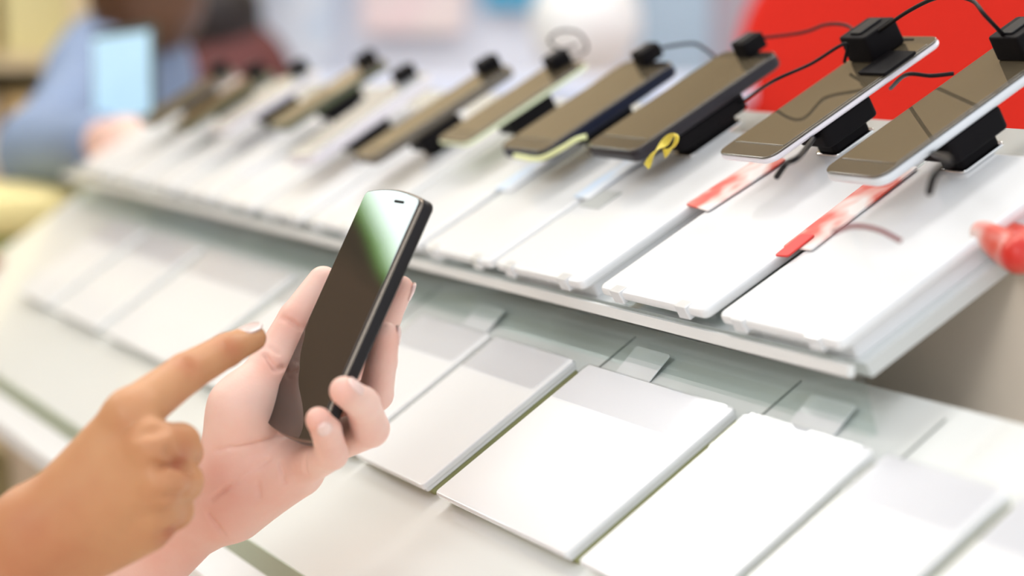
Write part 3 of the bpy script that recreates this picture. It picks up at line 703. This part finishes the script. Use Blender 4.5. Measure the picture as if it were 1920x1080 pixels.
# white round lamp globe on a stand
g = at(1098, 42, 4.4); RG = 0.115
gl = empty('globe_lamp', Matrix.Translation((g.x, g.y, 0)), 'large white globe with a pale blue lower part behind the phones', 'lamp')
ms = MB(); n1, n2 = 32, 20; vs = []; fs = []
for j in range(n2 + 1):
    for i in range(n1):
        t = math.pi * j / n2; p = 2 * math.pi * i / n1; vs.append((RG * math.sin(t) * math.cos(p), RG * math.sin(t) * math.sin(p), g.z + RG * math.cos(t) * 1.05))
for j in range(n2):
    for i in range(n1): fs.append((j * n1 + i, (j + 1) * n1 + i, (j + 1) * n1 + (i + 1) % n1, j * n1 + (i + 1) % n1))
ms.add(vs, fs).build('globe', mat('opal_white', (0.86, 0.89, 0.92), 0.3, noise=0.03, nscale=4), gl, smooth=True)
MB().tube([(0, 0, 0.02), (0, 0, g.z - RG * .95)], 0.02, 16).build('pole', mat('pale_blue_pole', (0.5, 0.62, 0.8), 0.4), gl, smooth=True)
MB().tube([(0, 0, 0), (0, 0, 0.02)], 0.14, 32).build('base', mat('pale_blue_pole', (0.5, 0.62, 0.8), 0.4), gl)
# white table with blue goods behind the counter
tb = at(900, 150, 3.4)
tr_ = empty('side_table', Matrix.Translation((tb.x, tb.y, 0)), 'lavender-white table with a blue front standing behind the phone row', 'table')
MB().slab(-0.28, 0.42, -0.15, 0.35, tb.z - 0.03, tb.z, 0.02, 0.004).build('table_top', mat('lavender_top', (0.62, 0.68, 0.86), 0.4, noise=0.04), tr_)
for sx in (-0.25, 0.36):
    for sy in (-0.12, 0.3): MB().box(sx, sx + .04, sy, sy + .04, 0, tb.z - .03).build('leg', WHITE, tr_)
MB().box(-0.25, 0.38, -0.14, -0.12, tb.z - 0.45, tb.z - 0.03).build('apron', mat('blue_white_front', (0.55, 0.68, 0.85), 0.4, noise=0.2, nscale=12), tr_)

# wooden shelving at the far left
sh = at(60, 120, 4.6)
sr = empty('shelf_unit', Matrix.Translation((sh.x, sh.y, 0)), 'beige wooden wall shelf with yellow and orange boxes at the far left', 'shelf')
WOOD = mat('beige_wood', (0.60, 0.48, 0.30), 0.5, noise=0.1, nscale=4)
for x in (-1.2, -0.69, 0.085): MB().box(x, x + 0.05, 0, 0.4, 0, 2.2).build('upright', WOOD, sr)
for z in (0.3, 0.72, 1.13, 1.55, 2.0): MB().box(-1.2, 0.135, 0, 0.4, z, z + 0.03).build('shelf_board', WOOD, sr)
MB().box(-1.2, 0.135, 0.4, 0.42, 0, 2.2).build('back_panel', mat('olive_beige_back', (0.50, 0.44, 0.24), 0.6, noise=0.08), sr)
cols = [(0.78, 0.62, 0.40), (0.80, 0.70, 0.62), (0.75, 0.55, 0.25), (0.62, 0.55, 0.28), (0.80, 0.66, 0.48)]
k = 0
for z, hh in ((1.16, 0.30), (0.75, 0.32)):
    for x in (-0.62, -0.44, -0.26, -0.08):
        o = MB().slab(0, 0.15, 0, 0.22, 0, hh, 0.004, 0.003).build('storage_box', mat('box_colour_%d' % (k % 5), cols[k % 5], 0.5, noise=0.05), M=Matrix.Translation((sh.x + x, sh.y + 0.08, z)))
        tag(o, '%s box on the %s board of the far left shelf, %s' % (['tan', 'pinkish beige', 'ochre', 'olive', 'light sand'][k % 5], 'upper' if z > 1 else 'lower', ['leftmost', 'second from left', 'third from left', 'rightmost'][k % 4]), 'box', 'boxes on the far left shelf'); k += 1

# seated and standing shoppers, far out of focus
def person(label, parts, origin, res):
    root = empty('person', Matrix.Translation(Vector(origin)), label, 'person')
    for name, m, cones, k in parts:
        pts = np.array([c[0] for c in cones] + [c[1] for c in cones]); rm = max(max(c[2], c[3]) for c in cones) + 0.05
        F = Field(pts.min(0) - rm, pts.max(0) + rm, res)
        for a, b, r1, r2 in cones: F.cone(a, b, r1, r2, k)
        field_obj(name, F, m, root, origin, 2)
    return root
def A_(px, py, d): return np.array(at(px, py, d))
SKB = mat('shopper_skin', (0.78, 0.50, 0.42), 0.5, noise=0.05, sss=0.1)
DA = 2.9
sho = A_(185, 150, DA + .1); elb = A_(75, 285, DA - .15); han = A_(238, 262, DA - .5); hd = A_(270, -95, DA + .18)
sh2 = A_(270, 150, DA + .42); hipL = A_(120, 620, DA + .15); hipR = A_(220, 620, DA + .38)
def down(p, z): q = np.array(p); q[2] = z; return q
torso = [(sho, hipL, .075, .10), (sh2, hipR, .07, .10), (sho, sh2, .06, .06), ((sho + sh2) / 2, (hipL + hipR) / 2, .11, .13)]
fingers = [(han, han + np.array([.03 + .012 * q, -.075 + .012 * abs(q - 1.5), -.03]), .010, .007) for q in (0, 1, 2, 3)] + [(han, han + np.array([-.03, -.05, -.02]), .011, .008)]
person('person in a blue shirt leaning an arm on the far end of the counter', [
    ('body', SKB, [(hd, hd + np.array([0, -.02, -.06]), .085, .065), (hd + np.array([0, 0, -.09]), (sho + sh2) / 2, .05, .055), ((sho + sh2) / 2, (hipL + hipR) / 2, .08, .10), (sho, elb, .036, .032), (elb, han, .033, .026),
                   (han, han + np.array([.02, -.03, -.01]), .026, .024), (hipL, down(hipL, .5), .075, .05), (hipR, down(hipR, .5), .075, .05), (down(hipL, .5), down(hipL, .07), .05, .035), (down(hipR, .5), down(hipR, .07), .05, .035)] + fingers, .012),
    ('hair', mat('brown_hair', (0.10, 0.040, 0.015), 0.5, noise=0.2), [(hd + np.array([-.01, .02, .03]), hd + np.array([0, .02, -.07]), .093, .085), (hd + np.array([0, -.02, -.04]), hd + np.array([.01, -.03, -.09]), .08, .06)], .02),
    ('shirt', mat('blue_shirt', (0.20, 0.27, 0.42), 0.7, noise=0.15, nscale=12), torso + [(sho, elb, .058, .052), (elb, elb + (han - elb) * .72, .052, .038)], .03),
    ('trousers', mat('khaki_trousers', (0.55, 0.45, 0.36), 0.7), [(hipL, down(hipL, .5), .09, .07), (hipR, down(hipR, .5), .09, .07), (down(hipL, .5), down(hipL, .12), .07, .055), (down(hipR, .5), down(hipR, .12), .07, .055), (hipL, hipR, .1, .1)], .03),
    ('shoes', BLACK, [(down(hipL, .045), down(hipL, .04) + np.array([-.02, -.14, 0]), .045, .035), (down(hipR, .045), down(hipR, .04) + np.array([-.02, -.14, 0]), .045, .035)], .01)],
    down((hipL + hipR) / 2, 0), 0.009)
DB = 4.1
hb = A_(395, 50, DB); sb1 = A_(330, 190, DB); sb2 = A_(520, 190, DB + .1); hpb = A_(400, 560, DB + .05)
person('seated person with black hair and a maroon top in the far background', [
    ('body', SKB, [(hb, hb + np.array([0, -.02, -.05]), .08, .06), (hb + np.array([0, 0, -.08]), hb + np.array([0, 0, -.16]), .045, .05), (hb + np.array([0, 0, -.18]), hpb, .09, .12), (sb1, sb1 + np.array([-.04, -.05, -.28]), .035, .03), (sb2, sb2 + np.array([.04, -.05, -.28]), .035, .03),
                   (hpb, hpb + np.array([-.1, -.4, 0]), .07, .055), (hpb + np.array([-.1, -.4, 0]), down(hpb + np.array([-.1, -.4, 0]), .06), .05, .035)], .012),
    ('hair', mat('black_hair', (0.012, 0.006, 0.006), 0.5, noise=0.2), [(hb + np.array([0, -.04, .02]), hb + np.array([.02, -.03, -.07]), .105, .090)], .02),
    ('top', mat('maroon_top', (0.12, 0.03, 0.03), 0.7, noise=0.15), [(sb1, sb2, .06, .06), ((sb1 + sb2) / 2 + np.array([0, -.05, 0.03]), hpb, .14, .15), (sb1, sb1 + np.array([-.04, -.05, -.28]), .05, .045), (sb2, sb2 + np.array([.04, -.05, -.28]), .05, .045)], .03)],
    down(hpb, 0), 0.010)

# brown cabinet behind them
bc = at(300, 60, 4.9)
o = empty('cabinet', Matrix.Translation((bc.x, bc.y, 0)), 'dark brown wooden cupboard behind the person in blue', 'cabinet')
BRN = mat('dark_brown_wood', (0.13, 0.055, 0.02), 0.5, noise=0.15, nscale=4)
MB().box(-0.06, 0.20, -0.1, 0.15, bc.z + 0.02, 2.2).build('upper_cupboard', BRN, o)
MB().box(-0.06, 0.20, 0.0, 0.15, 0, bc.z + 0.02).build('lower_cupboard', mat('mauve_grey_door', (0.42, 0.33, 0.32), 0.5, noise=0.08), o)

# upright pale blue tablet on the far end of the counter
tp = at(238, 232, 2.62)
tx = camdir(0.88, 0.0, 0.47); tz = camdir(-0.03, 1, -0.08); tx = (tx - tz * tx.dot(tz)).normalized(); ty = tz.cross(tx)
tt = empty('display_tablet', MX(tp, tx, ty, tz), 'upright pale blue lit tablet at the far end of the counter', 'tablet')
MB().slab(-0.048, 0.048, -0.006, 0.0, 0.0, 0.118, 0.002, 0.001).build('casing', mat('dark_green_casing', (0.05, 0.07, 0.06), 0.3), tt)
MB().slab(-0.045, 0.042, -0.0072, -0.0061, 0.006, 0.110, 0.002, 0.0003).build('screen', mat('pale_blue_screen', (0.45, 0.66, 0.80), 0.3, noise=0.12, nscale=30, emis=(0.45, 0.72, 0.90), estr=0.35), tt)
MB().box(-0.03, 0.03, 0.001, 0.05, -0.10, 0.02).build('stand', mat('grey_stand', (0.35, 0.35, 0.36), 0.4), tt)

# yellow seat and blue bin beyond the counter
ye = at(30, 395, 2.6)
yo = empty('stool', Matrix.Translation((ye.x, ye.y, 0)), 'yellow cushioned stool beyond the far end of the lower tier', 'stool')
MB().slab(-0.16, 0.085, -0.12, 0.12, ye.z - 0.022, ye.z + 0.028, 0.03, 0.015).build('seat', mat('pale_yellow_seat', (0.82, 0.70, 0.32), 0.5, noise=0.06), yo, smooth=True)
MB().slab(-0.155, 0.08, -0.115, 0.115, ye.z - 0.040, ye.z - 0.0225, 0.03, 0.004).build('seat_frame', mat('olive_frame', (0.30, 0.33, 0.08), 0.5), yo)
for sx in (-.14, .05):
    for sy in (-.11, .085): MB().box(sx, sx + .025, sy, sy + .025, 0, ye.z - .04).build('leg', mat('olive_frame', (0.30, 0.33, 0.08), 0.5), yo)
bb = at(196, 384, 2.7)
o = MB().slab(-0.024, 0.024, -0.03, 0.03, 0, 0.022, 0.006, 0.004).build('pouch', mat('blue_pouch', (0.10, 0.24, 0.55), 0.5, noise=0.1), M=Matrix.Translation(bb - Vector((0, 0, 0.011))))
tag(o, 'small blue pouch between the yellow stool and the far boards', 'pouch')
bp_ = at(-10, 535, 2.4)
o = MB().slab(-0.04, 0.022, -0.05, 0.05, -0.028, 0.032, 0.012, 0.01).build('bag', mat('brown_bag', (0.28, 0.13, 0.06), 0.6, noise=0.1), M=Matrix.Translation(bp_)); tag(o, 'small brown bag at the left picture edge', 'bag')

# red-and-white goods behind the near phones
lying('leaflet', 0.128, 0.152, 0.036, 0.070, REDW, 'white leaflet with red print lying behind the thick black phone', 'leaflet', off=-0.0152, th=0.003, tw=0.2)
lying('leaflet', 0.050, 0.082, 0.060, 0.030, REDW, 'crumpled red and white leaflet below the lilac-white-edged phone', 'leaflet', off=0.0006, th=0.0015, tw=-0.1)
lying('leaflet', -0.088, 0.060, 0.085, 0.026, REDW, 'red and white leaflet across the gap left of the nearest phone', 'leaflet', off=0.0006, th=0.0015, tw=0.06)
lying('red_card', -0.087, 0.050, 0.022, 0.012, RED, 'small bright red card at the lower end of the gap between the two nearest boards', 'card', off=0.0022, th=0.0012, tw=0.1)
lying('blue_leaflet', 0.189, 0.075, 0.070, 0.022, BLUEW, 'pale blue leaflet below the thick black phone', 'leaflet', off=0.0006, th=0.001)
lying('blue_leaflet', 0.300, 0.070, 0.070, 0.026, BLUEW, 'pale blue leaflet below the dark navy phone', 'leaflet', off=0.0006, th=0.001)

# beige box at the right beyond the end of the upper deck
o = empty('cardboard_box', CM(), 'beige carton standing behind the near right end of the lower tier, under the red cloth', 'box')
MB().slab(0.105, 0.255, -0.42, -0.055, -0.0775, 0.030, 0.004, 0.002).build('carton', mat('beige_carton', (0.84, 0.74, 0.62), 0.6, noise=0.15, nscale=9), o)
MB().slab(0.102, 0.258, -0.423, -0.052, 0.030, 0.034, 0.004, 0.001).build('lid', mat('cream_lid', (0.80, 0.72, 0.62), 0.5, noise=0.05), o)
rc0 = np.array(P(-.238, .120, .030))
rc0[2] += .006
rc_ = Field(rc0 - .075, rc0 + .075, .002)
for q in range(9):
    a = q * 0.7; p = rc0 + np.array([.035 * math.cos(a), .02 * math.sin(a), .004]); rc_.cone(p, p + np.array([.02 * math.sin(a * 2), .012, .008]), .010, .007, .004)
o = field_obj('cloth', rc_, REDW, None, rc0, 1); tag(o, 'crumpled red and white cloth lying on the beige box at the right edge', 'cloth')

# ceiling lights
cl0 = None
for i, (x, y) in enumerate([(-2.0, 2.2), (-0.3, 2.2), (1.4, 2.2), (-1.2, 3.9), (0.9, 3.9)]):
    M = Matrix.Translation((x, y, 3.19))
    if cl0 is None:
        cl0 = empty('ceiling_light', M, 'x', 'ceiling light', 'ceiling lights')
        MB().box(-.62, .62, -.32, .32, -.03, 0.0).build('housing', WHITE, cl0)
        MB().box(-.58, .58, -.28, .28, -.036, -.031).build('diffuser', mat('lit_diffuser', (1, 1, 1), 0.5, emis=(1, 0.98, 0.95), estr=12), cl0)
        r_ = cl0
    else: r_ = copy_tree(cl0); r_.matrix_world = M
    r_['label'] = 'ceiling light panel ' + ['nearest the left wall', 'above the far phones', 'above the red sign, nearer the counter', 'at the rear left, above the shelf', 'at the rear right, near the back wall'][i]
# glowing pane added in the left wall to shape the held phone's reflection
m = bpy.data.materials.new('reflection_glow'); m.use_nodes = True; nt = m.node_tree; nt.nodes.clear()
out = nt.nodes.new('ShaderNodeOutputMaterial'); em = nt.nodes.new('ShaderNodeEmission'); tc = nt.nodes.new('ShaderNodeTexCoord'); sp = nt.nodes.new('ShaderNodeSeparateXYZ')
nt.links.new(tc.outputs['Object'], sp.inputs[0])
def mth(op, a, b):
    n = nt.nodes.new('ShaderNodeMath'); n.operation = op
    for k, v in enumerate((a, b)):
        if isinstance(v, (int, float)): n.inputs[k].default_value = v
        else: nt.links.new(v, n.inputs[k])
    return n.outputs[0]
nz = nt.nodes.new('ShaderNodeTexNoise'); nz.inputs['Scale'].default_value = 9; nt.links.new(tc.outputs['Object'], nz.inputs['Vector'])
wob = mth('MULTIPLY', mth('SUBTRACT', nz.outputs['Fac'], 0.5), 0.03)
slope = mth('SUBTRACT', sp.outputs['Z'], mth('ADD', mth('MULTIPLY', mth('SUBTRACT', sp.outputs['Y'], 3.44), 0.40), 2.025))
side = mth('SUBTRACT', sp.outputs['Y'], 3.458)
tv = mth('ADD', mth('MINIMUM', slope, side), wob)
mr = nt.nodes.new('ShaderNodeMapRange'); mr.inputs[1].default_value = -0.036; mr.inputs[2].default_value = 0.036; nt.links.new(tv, mr.inputs[0])
rp = nt.nodes.new('ShaderNodeValToRGB'); e = rp.color_ramp.elements; e[0].position = 0.12; e[0].color = (0.02, 0.018, 0.012, 1); e[1].position = 0.78; e[1].color = (0.76, 0.87, 0.86, 1)
for p_, c_ in ((0.34, (0.10, 0.28, 0.05)), (0.52, (0.30, 0.55, 0.18))): q_ = e.new(p_); q_.color = c_ + (1,)
nt.links.new(mr.outputs[0], rp.inputs[0]); nt.links.new(rp.outputs[0], em.inputs[0]); em.inputs[1].default_value = 12.0
nt.links.new(em.outputs[0], out.inputs[0])
glow_pane = MB().box(LWX - 0.06, LWX - 0.05, WY0, WY1, WZ0, WZ1).build('added_glow_pane', m); glow_pane['kind'] = 'structure'
